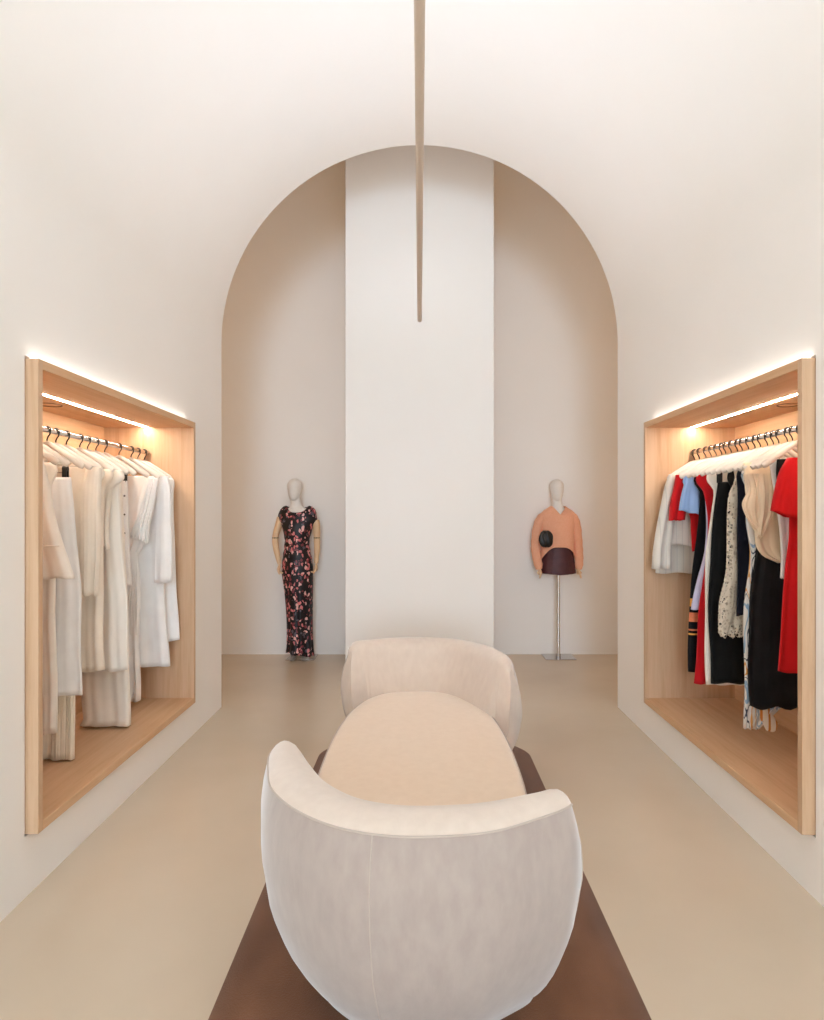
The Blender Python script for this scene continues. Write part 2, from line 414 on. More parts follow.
garment('knit_cardigan', 'cream knit cardigan with long sleeve hanging beside the long white skirt', 'cardigan', S, 3.29,
        sh(1.665, 1.93, [(1.3, 1.66, 1.95), (1.09, 1.655, 1.96)]), 'cream', seed=5, th=.026, fold=.006,
        sleeves=[dict(levels=[(1.725, 1.60, 1.67), (1.62, 1.605, 1.69), (1.45, 1.612, 1.70), (1.25, 1.615, 1.70), (1.084, 1.618, 1.695)], th=.024, fold=.004, nf=2, seed=6, dy=-.022, nr=24)])
hanger(S, 3.42, 'white hanger holding the cream wrap dress behind the knit cardigan')
garment('wrap_dress', 'cream crepe dress whose lit fold hangs behind the knit cardigan', 'dress', S, 3.42,
        sh(1.66, 1.94, [(1.3, 1.665, 1.96), (1.0, 1.668, 1.97), (.672, 1.66, 1.985)], .17), 'cream', seed=7, th=.034, fold=.012, nf=3)
hanger(S, 3.50, 'white hanger holding the short ruffled ivory blouse')
garment('ruffle_blouse', 'short ivory blouse with a soft frill, hem above the white skirts', 'blouse', S, 3.50,
        sh(1.66, 1.93, [(1.5, 1.668, 1.94), (1.31, 1.668, 1.95)]), 'ivory', seed=8, th=.026, fold=.009, nf=6, hemw=.008, edge=.009)
hanger(S, 3.59, 'white clip hanger with a black clip holding the smooth white satin skirt', clips=(1.69, 1.692, 1.88))
garment('satin_skirt', 'smooth white satin skirt hanging over the ivory trousers', 'skirt', S, 3.59,
        [(1.69, 1.668, 1.89), (1.35, 1.646, 1.92), (.9, 1.615, 1.95), (.631, 1.607, 1.96)], 'satin', seed=9, th=.03, fold=.009, nf=3)
hanger(S, 3.69, 'white hanger holding the ivory wide trousers', clips=(1.69, 1.72, 1.88))
garment('wide_trousers', 'ivory wide leg trousers with deep hem just above the niche floor', 'trousers', S, 3.69,
        [(1.68, 1.70, 1.89), (1.2, 1.672, 1.90), (.7, 1.652, 1.91), (.42, 1.646, 1.91), (.34, 1.644, 1.905), (.296, 1.642, 1.925)], 'ivory', seed=10, th=.034, fold=.007, nf=2, hemw=.002)
hanger(S, 3.866, 'white clip hanger with a black clip holding the buttoned white skirt', clips=(1.69, 1.754, 1.9))
def buttons(o, L_):
    for z in (1.60, 1.49, 1.38, 1.27, 1.15):
        MB().ball((-(1.742), 3.836, z), .006, .004, .006, 10, 6).build('button', M['joint'], o, L_)
garment('buttoned_skirt', 'white skirt with a row of small dark buttons', 'skirt', S, 3.866,
        [(1.69, 1.742, 1.9), (1.4, 1.73, 1.92), (1.071, 1.718, 1.94)], 'white', seed=11, th=.024, fold=.003, nf=2, extra=buttons)
hanger(S, 4.027, 'white hanger holding the draped wrap dress with ruffled side')
def ruffles(o, L_):
    m = MB()
    m.loft(shell(-1, 3.995, [(1.715, 1.605, 1.66), (1.62, 1.625, 1.69), (1.5, 1.648, 1.72), (1.40, 1.664, 1.75), (1.31, 1.660, 1.775)], .012, .010, 7, 50, nr=30, hemw=.012, edge=.007, up=.05), False, False)
    m.build('ruffle', M['white'], o, L_, solid=.0025, angle=80)
    m = MB()
    for k in range(6):
        m.tube([(-(1.735+.006*k), 3.985-.002*k, 1.25+.006*k), (-(1.728+.014*k), 3.978, 1.05), (-(1.735+.018*k), 3.985, .75)], [.003, .008, .003], 8)
    m.build('drape_fold', M['white'], o, L_)
garment('draped_dress', 'long white draped dress gathered and ruffled at the waist', 'dress', S, 4.027,
        sh(1.655, 1.93, [(1.45, 1.69, 1.93), (1.30, 1.712, 1.92), (1.24, 1.742, 1.91), (1.0, 1.732, 1.93), (.7, 1.738, 1.95), (.334, 1.734, 1.965)], .15), 'white', seed=12, th=.026, fold=.012, nf=5, extra=ruffles)
hanger(S, 4.125, 'white hanger holding the white coat with a long straight sleeve')
garment('white_coat', 'crisp white coat with a long straight sleeve near the far oak panel', 'coat', S, 4.125,
        sh(1.63, 1.95, [(1.2, 1.63, 1.97), (.9, 1.612, 1.99), (.528, 1.59, 2.01)]), 'white', seed=13, th=.024, fold=.006, nf=3,
        sleeves=[dict(levels=[(1.73, 1.585, 1.65), (1.62, 1.565, 1.66), (1.4, 1.562, 1.662), (1.063, 1.562, 1.662)], th=.022, fold=.002, nf=2, seed=14, dy=-.036, nr=20, hemw=.001)])
hanger(S, 4.222, 'white hanger beside the far oak panel of the left niche, farthest on its rail')
garment('a_line_dress', 'white flared dress farthest along the left rail', 'dress', S, 4.222,
        sh(1.60, 1.95, [(1.3, 1.595, 1.97), (1.0, 1.58, 1.99), (.673, 1.565, 2.0)]), 'white', seed=15, th=.022, fold=.005, nf=4)

# ---- right rail (farthest first)
S = 1
hanger(S, 4.226, 'white hanger beside the far oak panel of the right niche, farthest on its rail', clips=(1.64, 1.66, 1.92))
garment('pinstripe_skirt', 'cream pinstriped skirt showing below the pinstriped jacket', 'skirt', S, 4.226,
        [(1.64, 1.63, 1.95), (1.3, 1.575, 1.98), (1.11, 1.535, 2.03)], 'pinstripe', seed=21, th=.02, fold=.004, nf=3)
hanger(S, 4.152, 'white hanger holding the cream pinstriped jacket')
garment('pinstripe_jacket', 'cream pinstriped jacket with long sleeve, next to the far oak panel', 'jacket', S, 4.152,
        sh(1.60, 1.97, [(1.45, 1.60, 1.97), (1.30, 1.585, 1.99)], .20), 'pinstripe', seed=22, th=.026, fold=.004, nf=3, up=-.03,
        sleeves=[dict(levels=[(1.745, 1.585, 1.66), (1.66, 1.555, 1.645), (1.45, 1.515, 1.61), (1.25, 1.486, 1.59), (1.148, 1.474, 1.59)], th=.03, fold=.003, nf=2, seed=23, dy=-.03, nr=24)])
hanger(S, 4.058, 'white hanger holding the short red top')
garment('red_short_blouse', 'short red top between the pinstriped jacket and the sky blue shirt', 'top', S, 4.058,
        sh(1.62, 1.94, [(1.45, 1.695, 1.93), (1.26, 1.70, 1.93)]), 'red', seed=24, th=.02, fold=.004,
        sleeves=[dict(levels=[(1.735, 1.595, 1.68), (1.66, 1.585, 1.67), (1.55, 1.562, 1.655), (1.455, 1.552, 1.645)], th=.026, fold=.003, nf=2, seed=25, dy=-.02, nr=20)])
hanger(S, 3.985, 'white hanger holding the sky blue shirt', half=.19)
garment('blue_shirt', 'sky blue shirt with short flared sleeve', 'shirt', S, 3.985,
        sh(1.66, 1.92, [(1.52, 1.68, 1.92)], .17), 'blue', seed=26, th=.02, fold=.004,
        sleeves=[dict(levels=[(1.725, 1.635, 1.70), (1.66, 1.615, 1.71), (1.58, 1.598, 1.725), (1.515, 1.592, 1.735)], th=.02, fold=.004, nf=2, seed=27, dy=-.012, nr=20, hemw=.004, up=-.03)])
hanger(S, 3.917, 'white hanger holding the black dress with orange bands')
garment('banded_dress', 'long black dress with orange bands near its hem', 'dress', S, 3.917,
        sh(1.69, 1.9, [(1.4, 1.675, 1.92), (.96, 1.628, 1.93), (.8, 1.622, 1.94), (.54, 1.622, 1.95)], .13), 'banded', seed=28, th=.016, fold=.003, nf=3)
hanger(S, 3.846, 'white hanger holding the pale lilac dress')
garment('lilac_dress', 'pale lilac dress, a thin strip between black and red dresses', 'dress', S, 3.846,
        sh(1.69, 1.9, [(1.45, 1.70, 1.92), (1.3, 1.69, 1.92), (1.1, 1.645, 1.92), (.93, 1.612, 1.93)], .1), 'lilac', seed=29, th=.016, fold=.003)
hanger(S, 3.796, 'white hanger holding the long red dress in the middle of the right rail')
garment('red_dress', 'long narrow red dress between lilac dress and cream coat', 'dress', S, 3.796,
        sh(1.66, 1.91, [(1.45, 1.685, 1.91), (1.1, 1.655, 1.92), (.9, 1.63, 1.93), (.505, 1.606, 1.95)], .17), 'red2', seed=30, th=.017, fold=.004)
hanger(S, 3.729, 'white hanger holding the pale blue camisole')
garment('camisole', 'small pale blue camisole hidden between red dress and cream coat', 'top', S, 3.729,
        [(1.75, 1.69, 1.88), (1.70, 1.685, 1.88), (1.55, 1.685, 1.88)], 'blue', seed=31, th=.014, fold=.003)
hanger(S, 3.655, 'white hanger holding the long cream coat dress')
garment('cream_coat', 'long cream coat dress whose edge and hem show behind the black trousers', 'coat', S, 3.655,
        sh(1.655, 1.93, [(1.5, 1.64, 1.94), (1.23, 1.61, 1.95), (.9, 1.604, 1.96), (.535, 1.612, 1.98)], .17), 'ivory', seed=32, th=.016, fold=.003)
hanger(S, 3.602, 'white clip hanger with two black clips holding the wide black trousers', clips=(1.675, 1.662, 1.752))
garment('black_trousers', 'wide black trousers held by two black clips', 'trousers', S, 3.602,
        [(1.67, 1.655, 1.9), (1.35, 1.617, 1.93), (1.0, 1.602, 1.95), (.557, 1.612, 1.97)], 'blk', seed=33, th=.016, fold=.004, nf=3)
hanger(S, 3.533, 'white hanger holding the short black top behind the lace dress')
garment('black_halter', 'short black top between the black trousers and the lace dress', 'top', S, 3.533,
        sh(1.70, 1.89, [(1.5, 1.71, 1.9)], .11), 'blk', seed=34, th=.015, fold=.003)
hanger(S, 3.465, 'white hanger holding the cream lace dress')
def lining(o, L_):
    MB().loft(shell(1, 3.472, [(1.6, 1.70, 1.87), (1.2, 1.65, 1.89), (.90, 1.625, 1.9)], .008, .003, 3, 36, nr=20), True, False).build('lining', M['lining'], o, L_)
garment('lace_dress', 'cream lace dress with openwork hem against black clothes', 'dress', S, 3.465,
        [(1.755, 1.665, 1.9), (1.69, 1.682, 1.89), (1.58, 1.648, 1.9), (1.4, 1.64, 1.9), (1.2, 1.634, 1.91), (1.0, 1.602, 1.92), (.845, 1.597, 1.74)], 'lace', seed=35, th=.017, fold=.005, hemw=.012, extra=lining)
hanger(S, 3.41, 'white hanger holding the plain black dress beside the lace dress')
garment('black_dress', 'plain black dress between lace dress and printed dress', 'dress', S, 3.41,
        sh(1.67, 1.9, [(1.55, 1.672, 1.9), (1.3, 1.668, 1.91), (.961, 1.667, 1.93)], .12), 'navy', seed=37, th=.014, fold=.003)
hanger(S, 3.34, 'white hanger holding the printed wrap dress')
def sash(o, L_):
    m = MB(); m.tube([(1.735, 3.33, .62), (1.752, 3.325, .52), (1.775, 3.32, .45), (1.80, 3.318, .405), (1.812, 3.318, .385)], [.02, .028, .034, .036, .012], 14, flat=(.3, 1))
    m.build('sash', M['sash'], o, L_)
garment('printed_dress', 'white wrap dress printed in blue and orange with hanging sash', 'dress', S, 3.34,
        sh(1.68, 1.9, [(1.46, 1.682, 1.9), (1.3, 1.70, 1.9), (1.0, 1.672, 1.92), (.6, 1.672, 1.91), (.393, 1.672, 1.745)], .13), 'print', seed=38, th=.018, fold=.005, extra=sash)
hanger(S, 3.285, 'white clip hanger holding the long black skirt', clips=(1.6, 1.73, 1.87))
garment('black_skirt', 'long black skirt with uneven frilled hem under the champagne blouse', 'skirt', S, 3.285,
        [(1.6, 1.72, 1.89), (1.33, 1.706, 1.93), (1.06, 1.672, 1.95), (.75, 1.66, 1.98), (.516, 1.672, 2.01)], 'greyblack', seed=39, th=.018, fold=.006, nf=3, hemw=.011)
hanger(S, 3.235, 'white hanger holding the champagne ruffled blouse')
def frill(o, L_):
    m = MB()
    for k, (y, rows) in enumerate(((3.212, [(1.69, 1.60, 1.66), (1.61, 1.62, 1.68), (1.54, 1.592, 1.69), (1.47, 1.615, 1.68), (1.41, 1.66, 1.69)]),
                                   (3.205, [(1.69, 1.665, 1.74), (1.58, 1.672, 1.755), (1.5, 1.668, 1.75), (1.42, 1.66, 1.71), (1.38, 1.662, 1.69)]))):
        m.loft(shell(1, y, rows, .012, .008, 2, 60+k, nr=26, edge=.004, hemw=.01), True, False)
    m.build('frill', M['champagne'], o, L_, solid=.002, angle=80)
garment('champagne_blouse', 'champagne silk sleeveless blouse with ruffled front and curved hem', 'blouse', S, 3.235,
        [(1.748, 1.612, 1.95), (1.6, 1.625, 1.95), (1.45, 1.665, 1.95), (1.35, 1.668, 1.96), (1.29, 1.70, 1.96), (1.25, 1.78, 1.95)], 'champagne', seed=40, th=.016, fold=.004, extra=frill)
hanger(S, 3.16, 'white hanger holding the white lace edged top')
garment('white_blouse', 'white top whose straight edge shows beside the nearest red dress', 'top', S, 3.16,
        [(1.75, 1.70, 1.92), (1.5, 1.74, 1.92), (1.3, 1.755, 1.92), (1.18, 1.758, 1.80)], 'white', seed=41, th=.014, fold=.003)
hanger(S, 3.116, 'white hanger holding the small black camisole behind the nearest red dress')
garment('black_camisole', 'small black camisole half hidden behind the nearest red dress', 'top', S, 3.116,
        [(1.755, 1.715, 1.86), (1.70, 1.71, 1.87), (1.5, 1.75, 1.88)], 'blk', seed=42, th=.013, fold=.003)
hanger(S, 3.055, 'white hanger nearest the camera on the right rail holding the red dress')
garment('red_shift_dress', 'bright red dress with short flared sleeve nearest the camera on the right rail', 'dress', S, 3.055,
        sh(1.74, 1.9, [(1.4, 1.74, 1.92), (1.25, 1.725, 1.93), (1.0, 1.70, 1.95), (.755, 1.688, 1.97)], .08), 'red', seed=43, th=.02, fold=.004, nf=3, up=-.03,
        sleeves=[dict(levels=[(1.752, 1.712, 1.76), (1.69, 1.678, 1.80), (1.6, 1.656, 1.815), (1.505, 1.636, 1.83)], th=.026, fold=.005, nf=2, seed=44, dy=-.036, nr=24, hemw=.003, up=-.06)])

# ------------------------------------------------------------------ rug and sofa
L_ = (.03, 2.86, 0)
m = MB(); out = []
x0, x1, y0, y1 = -.62, .68, 1.42, 4.27
for cx, cy, a0 in ((x1-.26, y1-.28, 0), (x0+.26, y1-.28, PI/2), (x0+.26, y0+.28, PI), (x1-.26, y0+.28, 1.5*PI)):
    for i in range(13):
        a = a0 + PI/2*i/12; c, s_ = math.cos(a), math.sin(a); e = 2/1.7
        out.append((cx + .26*math.copysign(abs(c)**e, c), cy + .28*math.copysign(abs(s_)**e, s_)))
mid = ((x0+x1)/2, (y0+y1)/2)
def sc_(k): return [(lerp(mid[0], x, k), lerp(mid[1], y, k)) for x, y in out]
m.loft([[(x, y, .0005) for x, y in out], [(x, y, .009) for x, y in out], [(x, y, .0125) for x, y in sc_(.994)]])
tag(m.build('rug', M['rug'], None, L_), 'dark brown pile rug with cut corners under the cream sofa', 'rug')

SCY = 2.93
SL = (0, SCY, .0125)
sofa = empty('sofa', SL, 'cream velvet double ended sofa with two curved backs on brown rug', 'sofa')
pairs = [((.432,1.885),(.405,1.91)), ((.430,1.845),(.372,1.905)), ((.405,1.80),(.34,1.888)), ((.324,1.742),(.29,1.872)), ((.18,1.663),(.15,1.828)), ((.0,1.638),(.0,1.815)),
         ((-.13,1.655),(-.09,1.828)), ((-.234,1.700),(-.17,1.865)), ((-.328,1.775),(-.236,1.93)), ((-.40,1.862),(-.285,2.0)),
         ((-.449,1.951),(-.33,2.085)), ((-.485,2.08),(-.375,2.18)), ((-.507,2.19),(-.412,2.265)), ((-.513,2.28),(-.445,2.325)), ((-.507,2.345),(-.480,2.365))]
flat = [a + b for a, b in pairs]
NS = 72
smp = catmull(flat, NS)
bul = [(.665, 0), (.62, .012), (.55, .022), (.45, .022), (.38, .012), (.30, 0), (.23, -.024), (.165, -.052), (.10, -.094), (.075, -.118), (.05, -.132), (.03, -.152), (.012, -.178)]
def back_rings(rotate):
    rings, pipe, endp = [], [], []
    for i, (ox, oy, ix, iy) in enumerate(smp):
        o, n_ = Vector((ox, oy)), Vector((ix, iy)); w = (o - n_).length; e = (o - n_)/w
        # tangent, away from the middle of the back
        a, b = smp[max(i-1,0)], smp[min(i+1,NS-1)]
        tg = Vector((b[0]+b[2]-a[0]-a[2], b[1]+b[3]-a[1]-a[3])).normalized()
        t = i/(NS-1)
        er = max(0, 1 - t/.16); el = max(0, (t - .80)/.20)
        drop = .05*er**2.5 + .055*el**2.5
        H = lambda z: z - drop*min(1, max(0, (z-.3)/.38))
        prof = []
        zs = [.012, .03, .05, .075, .10, .13, .165, .2, .23, .265, .30, .34, .38, .42, .46, .5, .55, .6, .635, .655, .665]
        for z in zs: prof.append((w + table(bul, z)[0], z))
        for ke, z in ((.95, .674), (.85, .685), (.68, .693), (.5, .695), (.32, .689), (.16, .677), (.05, .657), (0, .63)): prof.append((ke*w, z))
        for z, ie in ((.6, -.008), (.55, -.022), (.5, -.04), (.45, -.055), (.39, -.065), (.34, -.07)): prof.append((ie*(1 if w > .1 else .6), z))
        for z in (.28, .22, .16, .10, .05, .012): prof.append((min(-.07, w + table(bul, z)[0] - .05), z))
        nrm = Vector((b[1]-a[1], -(b[0]-a[0]))).normalized() if 0 else Vector((tg.y, -tg.x))
        if nrm.dot(e) < 0: nrm = -nrm
        ring = []
        for q, (ee, z) in enumerate(prof):
            sh_ = (.07*(el**2) - .05*(er**2)) * math.sin(PI*min(1, max(0, (.69 - z)/.62)))
            bz = table(bul, z)[0]
            if q < 21: p = o + nrm*bz + tg*sh_
            elif q >= len(prof) - 6: p = (o + nrm*(bz - .05) if w + bz - .05 < -.07 else n_ - e*.07) + tg*sh_
            else: p = n_ + e*ee + tg*sh_
            ring.append((p.x, p.y, H(z)))
        rings.append(ring); pipe.append(Vector(ring[20]) + Vector((e.x*.001, e.y*.001, 0)))
        if i in (30,): endp.append([Vector(q) + Vector((e.x, e.y, 0))*.0 for q in ring[:21]])
    def R(p): return (-p[0], 2*SCY - p[1], p[2] + .0125) if rotate else (p[0], p[1], p[2] + .0125)
    return [[R(p) for p in r] for r in rings], [R(p) for p in pipe], [[R(p) for p in e] for e in endp]
for rot in (False, True):
    rings, pipe, seams = back_rings(rot)
    m = MB().loft([r[20:] + r[:1] for r in rings], False, False, closed=False)
    m.add(rings[0], [tuple(range(len(rings[0])-1, -1, -1))]); m.add(rings[-1], [tuple(range(len(rings[-1])))])
    bk = m.build('backrest', M['velvet'], sofa, SL, angle=75)
    MB().loft([r[:21] for r in rings], False, False, closed=False).build('outer_panel', M['velvet_outer_shade'], bk, SL, angle=75)
    endl = [rings[0][k] for k in range(20, 2, -1)]
    MB().tube(endl[::-1] + pipe, .003, 8).build('piping', M['piping'], bk, SL)
    for sm in seams: MB().tube(sm[4:], .002, 6).build('seam', M['piping'], bk, SL)
# seat body
def seat_outline(k, n=96):
    pts = []
    for j in range(n):
        t = 2*PI*j/n; c, s_ = math.cos(t), math.sin(t)
        x = (.432 - k) * math.copysign(abs(c)**.62, c); y = SCY + (1.09 - k) * math.copysign(abs(s_)**.80, s_)
        pts.append((x, y))
    return pts
prof = [(.012, .22), (.04, .20), (.08, .165), (.13, .115), (.18, .07), (.23, .035), (.28, .012), (.32, .002), (.355, 0), (.375, .004), (.388, .014), (.394, .03), (.398, .08), (.402, .2), (.404, .32)]
m = MB(); m.loft([[(x, y, z+.0125) for x, y in seat_outline(k)] for z, k in prof])
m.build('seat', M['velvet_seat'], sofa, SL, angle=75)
pp = [(x, y, .3895) for x, y in seat_outline(.003)]
MB().tube(pp + pp[:1], .003, 6).build('piping', M['piping'], sofa, SL)

# ------------------------------------------------------------------ mannequins
def ring_xy(cx, cy, z, rx, ry, n=40, p=1.0, fz=None):
    r = []
    for j in range(n):
        t = 2*PI*j/n; c, s_ = math.cos(t), math.sin(t)
        r.append((cx + rx*math.copysign(abs(c)**p, c), cy + ry*math.copysign(abs(s_)**p, s_), z + (fz(c, s_) if fz else 0)))
    return r
HEAD = [(0, .018, .024), (.012, .034, .046), (.03, .047, .064), (.06, .058, .078), (.09, .066, .086), (.12, .072, .091), (.15, .0745, .093), (.18, .071, .088), (.205, .058, .074), (.222, .038, .048), (.231, .016, .02)]
def head_neck(m, hx, nx, cy, chin, neckbase, sc_=1.0, turn=0):
    rg = []
    ca, sa = math.cos(turn), math.sin(turn)
    for h, rx, ry in HEAD:
        oy = -.018 + .03*min(1, h/.12)
        r = ring_xy(0, oy, chin + h*sc_, rx*sc_, ry*sc_, 32)
        rg.append([(hx + x*ca - y*sa, cy + x*sa + y*ca, z) for x, y, z in r])
    m.loft(rg)
    N_ = 9
    rg = []
    for i in range(N_):
        t = i/(N_-1); z = lerp(chin + .06, neckbase, t)
        rr = .05 + .006*t + .045*max(0, t-.6)**2/.16
        rg.append(ring_xy(lerp(hx, nx, t), cy + lerp(.022, .008, t), z, rr, lerp(rr, .052, t), 32))
    m.loft(rg)
def hand(m, wrist, down, side, ln=.16, curl=.5):
    """palm and five bent fingers; side = x direction the thumb leaves towards"""
    w = Vector(wrist); dn = Vector(down).normalized(); fr = Vector((0, -1, 0)); fr = (fr - dn*fr.dot(dn)).normalized(); sd = dn.cross(fr)
    pl = [w + dn*(ln*k) for k in (-.05, .1, .25, .42, .5)]
    m.tube(pl, [.02, .024, .032, .034, .022], 14, flat=(1, .5))
    for k, (off, fl) in enumerate(((-.024, .40), (-.008, .46), (.009, .44), (.025, .36))):
        b = w + dn*(ln*.44) + fr*(-off)
        L1 = ln*fl
        p = [b]; ang = .15
        for q in range(3):
            ang += curl*.7
            p.append(p[-1] + (dn*math.cos(ang) + sd*(side*math.sin(ang)))*(L1/3))
        m.tube(p, [.0085, .0085, .0078, .006], 10)
    b = w + dn*(ln*.16) + fr*.026
    p = [b, b + dn*.03 + fr*.022, b + dn*.058 + fr*.024 + sd*side*.012, b + dn*.078 + fr*.014 + sd*side*.02]
    m.tube(p, [.011, .011, .0095, .007], 10)
def arm_tube(m, pts, rs): m.tube(catmull(pts, 20), [r[0] for r in catmull([(r,) for r in rs], 20)], 18)

# -- left mannequin in the long floral dress
CX, CY = -1.26, 6.69
ML = (CX, CY, 0)
mn = empty('mannequin', ML, 'full length mannequin in a long dark floral dress left of the pillar', 'mannequin', 'mannequins in the alcove')
m = MB(); head_neck(m, CX-.028, CX-.004, CY, 1.629, 1.545, 1.0, -.16)
TOR = [(1.575, 0, .05, .05), (1.56, 0, .085, .055), (1.54, .0, .125, .062), (1.50, .002, .165, .07), (1.44, .003, .172, .085), (1.36, .003, .138, .10), (1.25, .0, .118, .095), (1.14, 0, .118, .085), (1.0, .002, .145, .10), (.9, .005, .15, .105), (.75, .01, .13, .09), (.5, .02, .10, .075), (.3, .02, .085, .065), (.12, .02, .07, .06)]
m.loft([ring_xy(CX+c, CY+.005, z, rx*.95, ry*.93) for z, c, rx, ry in TOR])
m.build('body', M['mannequin'], mn, ML, angle=60)
def arms(root, org, spec, ln=.16, curl=.5):
    for pts, rs, wrist, dn, side in spec:
        m = MB(); k = len(pts)//2
        arm_tube(m, pts, rs); hand(m, wrist, dn, side, ln, curl)
        a = m.build('arm', M['arm'], root, org, angle=70)
        yield a, pts
spec = [([(CX-.172, CY, 1.46), (CX-.19, CY-.003, 1.38), (CX-.225, CY, 1.25), (CX-.21, CY-.02, 1.13), (CX-.172, CY-.045, .985)], [.036, .037, .032, .03, .021], (CX-.172, CY-.045, .985), (-.12, -.05, -1), -1),
        ([(CX+.192, CY, 1.43), (CX+.20, CY-.003, 1.36), (CX+.202, CY, 1.25), (CX+.205, CY-.012, 1.13), (CX+.20, CY-.03, .99)], [.036, .037, .033, .03, .021], (CX+.20, CY-.03, .99), (.02, -.05, -1), 1)]
for a, pts in arms(mn, ML, spec, .15, .8):
    e = Vector(pts[2])
    MB().tube([e + Vector((0, 0, .0035)), e - Vector((0, 0, .0035))], .0335, 20).build('elbow_joint', M['joint'], a, ML)
    MB().ball(e + Vector((0, -.032, 0)), .007, .004, .007, 10, 6).build('joint_pin', M['joint'], a, ML)
# dress rows z, left, right, depth
DR = [(1.475, -.195, .203, .085), (1.43, -.185, .206, .095), (1.38, -.158, .168, .108), (1.28, -.134, .139, .112), (1.22, -.127, .124, .106), (1.15, -.132, .128, .098), (1.02, -.149, .152, .112), (.92, -.157, .162, .118), (.72, -.132, .158, .11), (.5, -.112, .153, .10), (.3, -.103, .150, .098), (.12, -.104, .158, .105), (.06, -.113, .166, .11)]
rg = []
def neck_z(c, s_): return 0
NK = 72
for i, (z, rl, rr, ry, dip) in enumerate(((1.572, .098, .108, .06, .082), (1.58, .116, .126, .062, .076), (1.570, .143, .156, .068, .062), (1.54, .172, .186, .076, .04), (1.50, .19, .20, .082, .016))):
    r = []
    for j in range(NK):
        t = 2*PI*j/NK; c, s_ = math.cos(t), math.sin(t)
        rx = rr if c > 0 else rl
        front = max(0, -s_)**1.5
        r.append((CX + rx*c, CY + ry*s_ - .012*front, z - dip*front - .02*max(0, s_)))
    rg.append(r)
for i in range(60):
    z = lerp(1.475, .06, i/59); rl, rr, ry = table(DR, z)
    cx, rx = CX + (rl+rr)/2, (rr-rl)/2; g = max(0, (1.0 - z)/.94); r = []
    for j in range(NK):
        t = 2*PI*j/NK; c, s_ = math.cos(t), math.sin(t)
        f = .007*g*math.sin(9*t + .6) + .004*g*math.sin(17*t) + .004*(1-min(1, abs(z-1.12)/.22))*math.sin(z*75 + 5*c) if z < 1.4 else .003*math.sin(z*60 + 4*c)
        zz = z + (-.022*c - .006*math.sin(6*t))*max(0, (.2 - z)/.14)
        r.append((cx + (rx+f)*c, CY + (ry+f)*s_, zz))
    rg.append(r)
MB().loft(rg, False, False).build('dress', M['floral'], mn, ML, solid=.003, angle=80)
for sx in (-.055, .065):
    m = MB()
    rr = [(.012, .03, .10), (.024, .034, .115), (.042, .03, .09), (.058, .026, .05), (.085, .026, .036)]
    m.loft([ring_xy(CX+.02+sx, CY-.03 + (.03 if i > 2 else 0), z, rx, ry, 24) for i, (z, rx, ry) in enumerate(rr)])
    m.build('shoe', M['silver'], mn, ML)
MB().box(-1.368, -1.079, 6.63, 6.90, .0005, .011).build('base_plate', M['steel'], mn, ML, bevel=.002)

# -- right mannequin on a pole
CX, CY = 1.435, 6.73
MR = (CX, CY, 0)
mn = empty('mannequin', MR, 'half mannequin on a steel pole in peach jumper and burgundy leather skirt', 'mannequin', 'mannequins in the alcove')
m = MB(); head_neck(m, CX-.012, CX-.004, CY, 1.630, 1.53, .97, .1)
TOR = [(1.555, 0, .05, .05), (1.53, 0, .068, .052), (1.50, 0, .10, .058), (1.45, 0, .14, .075), (1.40, 0, .15, .09), (1.25, 0, .122, .092), (1.12, 0, .118, .085), (1.0, 0, .15, .10), (.92, 0, .155, .105), (.895, 0, .15, .10)]
m.loft([ring_xy(CX+c-.005, CY, z, rx*.93, ry*.93) for z, c, rx, ry in TOR])
m.build('body', M['mannequin'], mn, MR, angle=60)
spec = [([(CX-.20, CY-.01, 1.10), (CX-.215, CY-.03, 1.0), (CX-.20, CY-.045, .925)], [.028, .025, .02], (CX-.20, CY-.045, .935), (.12, -.1, -1), 1),
        ([(CX+.21, CY-.01, 1.10), (CX+.215, CY-.03, 1.0), (CX+.20, CY-.045, .925)], [.028, .025, .02], (CX+.20, CY-.045, .935), (-.08, -.1, -1), -1)]
for a, pts in arms(mn, MR, spec, .12, 1.8): pass
# jumper: body with v neck and arched hem
rg = []
for z, rx, ry, dip, cxo in ((1.575, .077, .066, .088, -.004), (1.568, .088, .07, .085, -.004), (1.555, .105, .076, .072, -.004), (1.535, .14, .086, .05, -.003), (1.51, .168, .094, .025, -.002)):
    r = []
    for j in range(NK):
        t = 2*PI*j/NK; c, s_ = math.cos(t), math.sin(t)
        v = max(0, 1 - abs(c - .12)/.95) if s_ < 0 else 0
        r.append((CX + cxo + rx*c, CY + ry*s_ - .016*v, z - dip*v))
    rg.append(r)
JP = [(1.47, .180, .104), (1.40, .176, .112), (1.3, .170, .118), (1.2, .170, .122), (1.1, .177, .126), (1.0, .188, .128)]
for i in range(26):
    q = i/25; r = []
    for j in range(NK):
        t = 2*PI*j/NK; c, s_ = math.cos(t), math.sin(t)
        hem = 1.03 + .124*(1 - min(1, abs(c-.02)/.96)**3.6) * (1 if s_ < 0 else .5)
        z = lerp(1.478, hem, q); rx, ry = table(JP, z)
        f = .004*q*math.sin(7*t + 1) + .003*math.sin(z*40 + 3*c)
        r.append((CX - .004 + (rx+f)*c, CY + (ry+f)*s_, z))
    rg.append(r)
j0 = MB().loft(rg, False, False).build('jumper', M['knit'], mn, MR, solid=.005, angle=80)
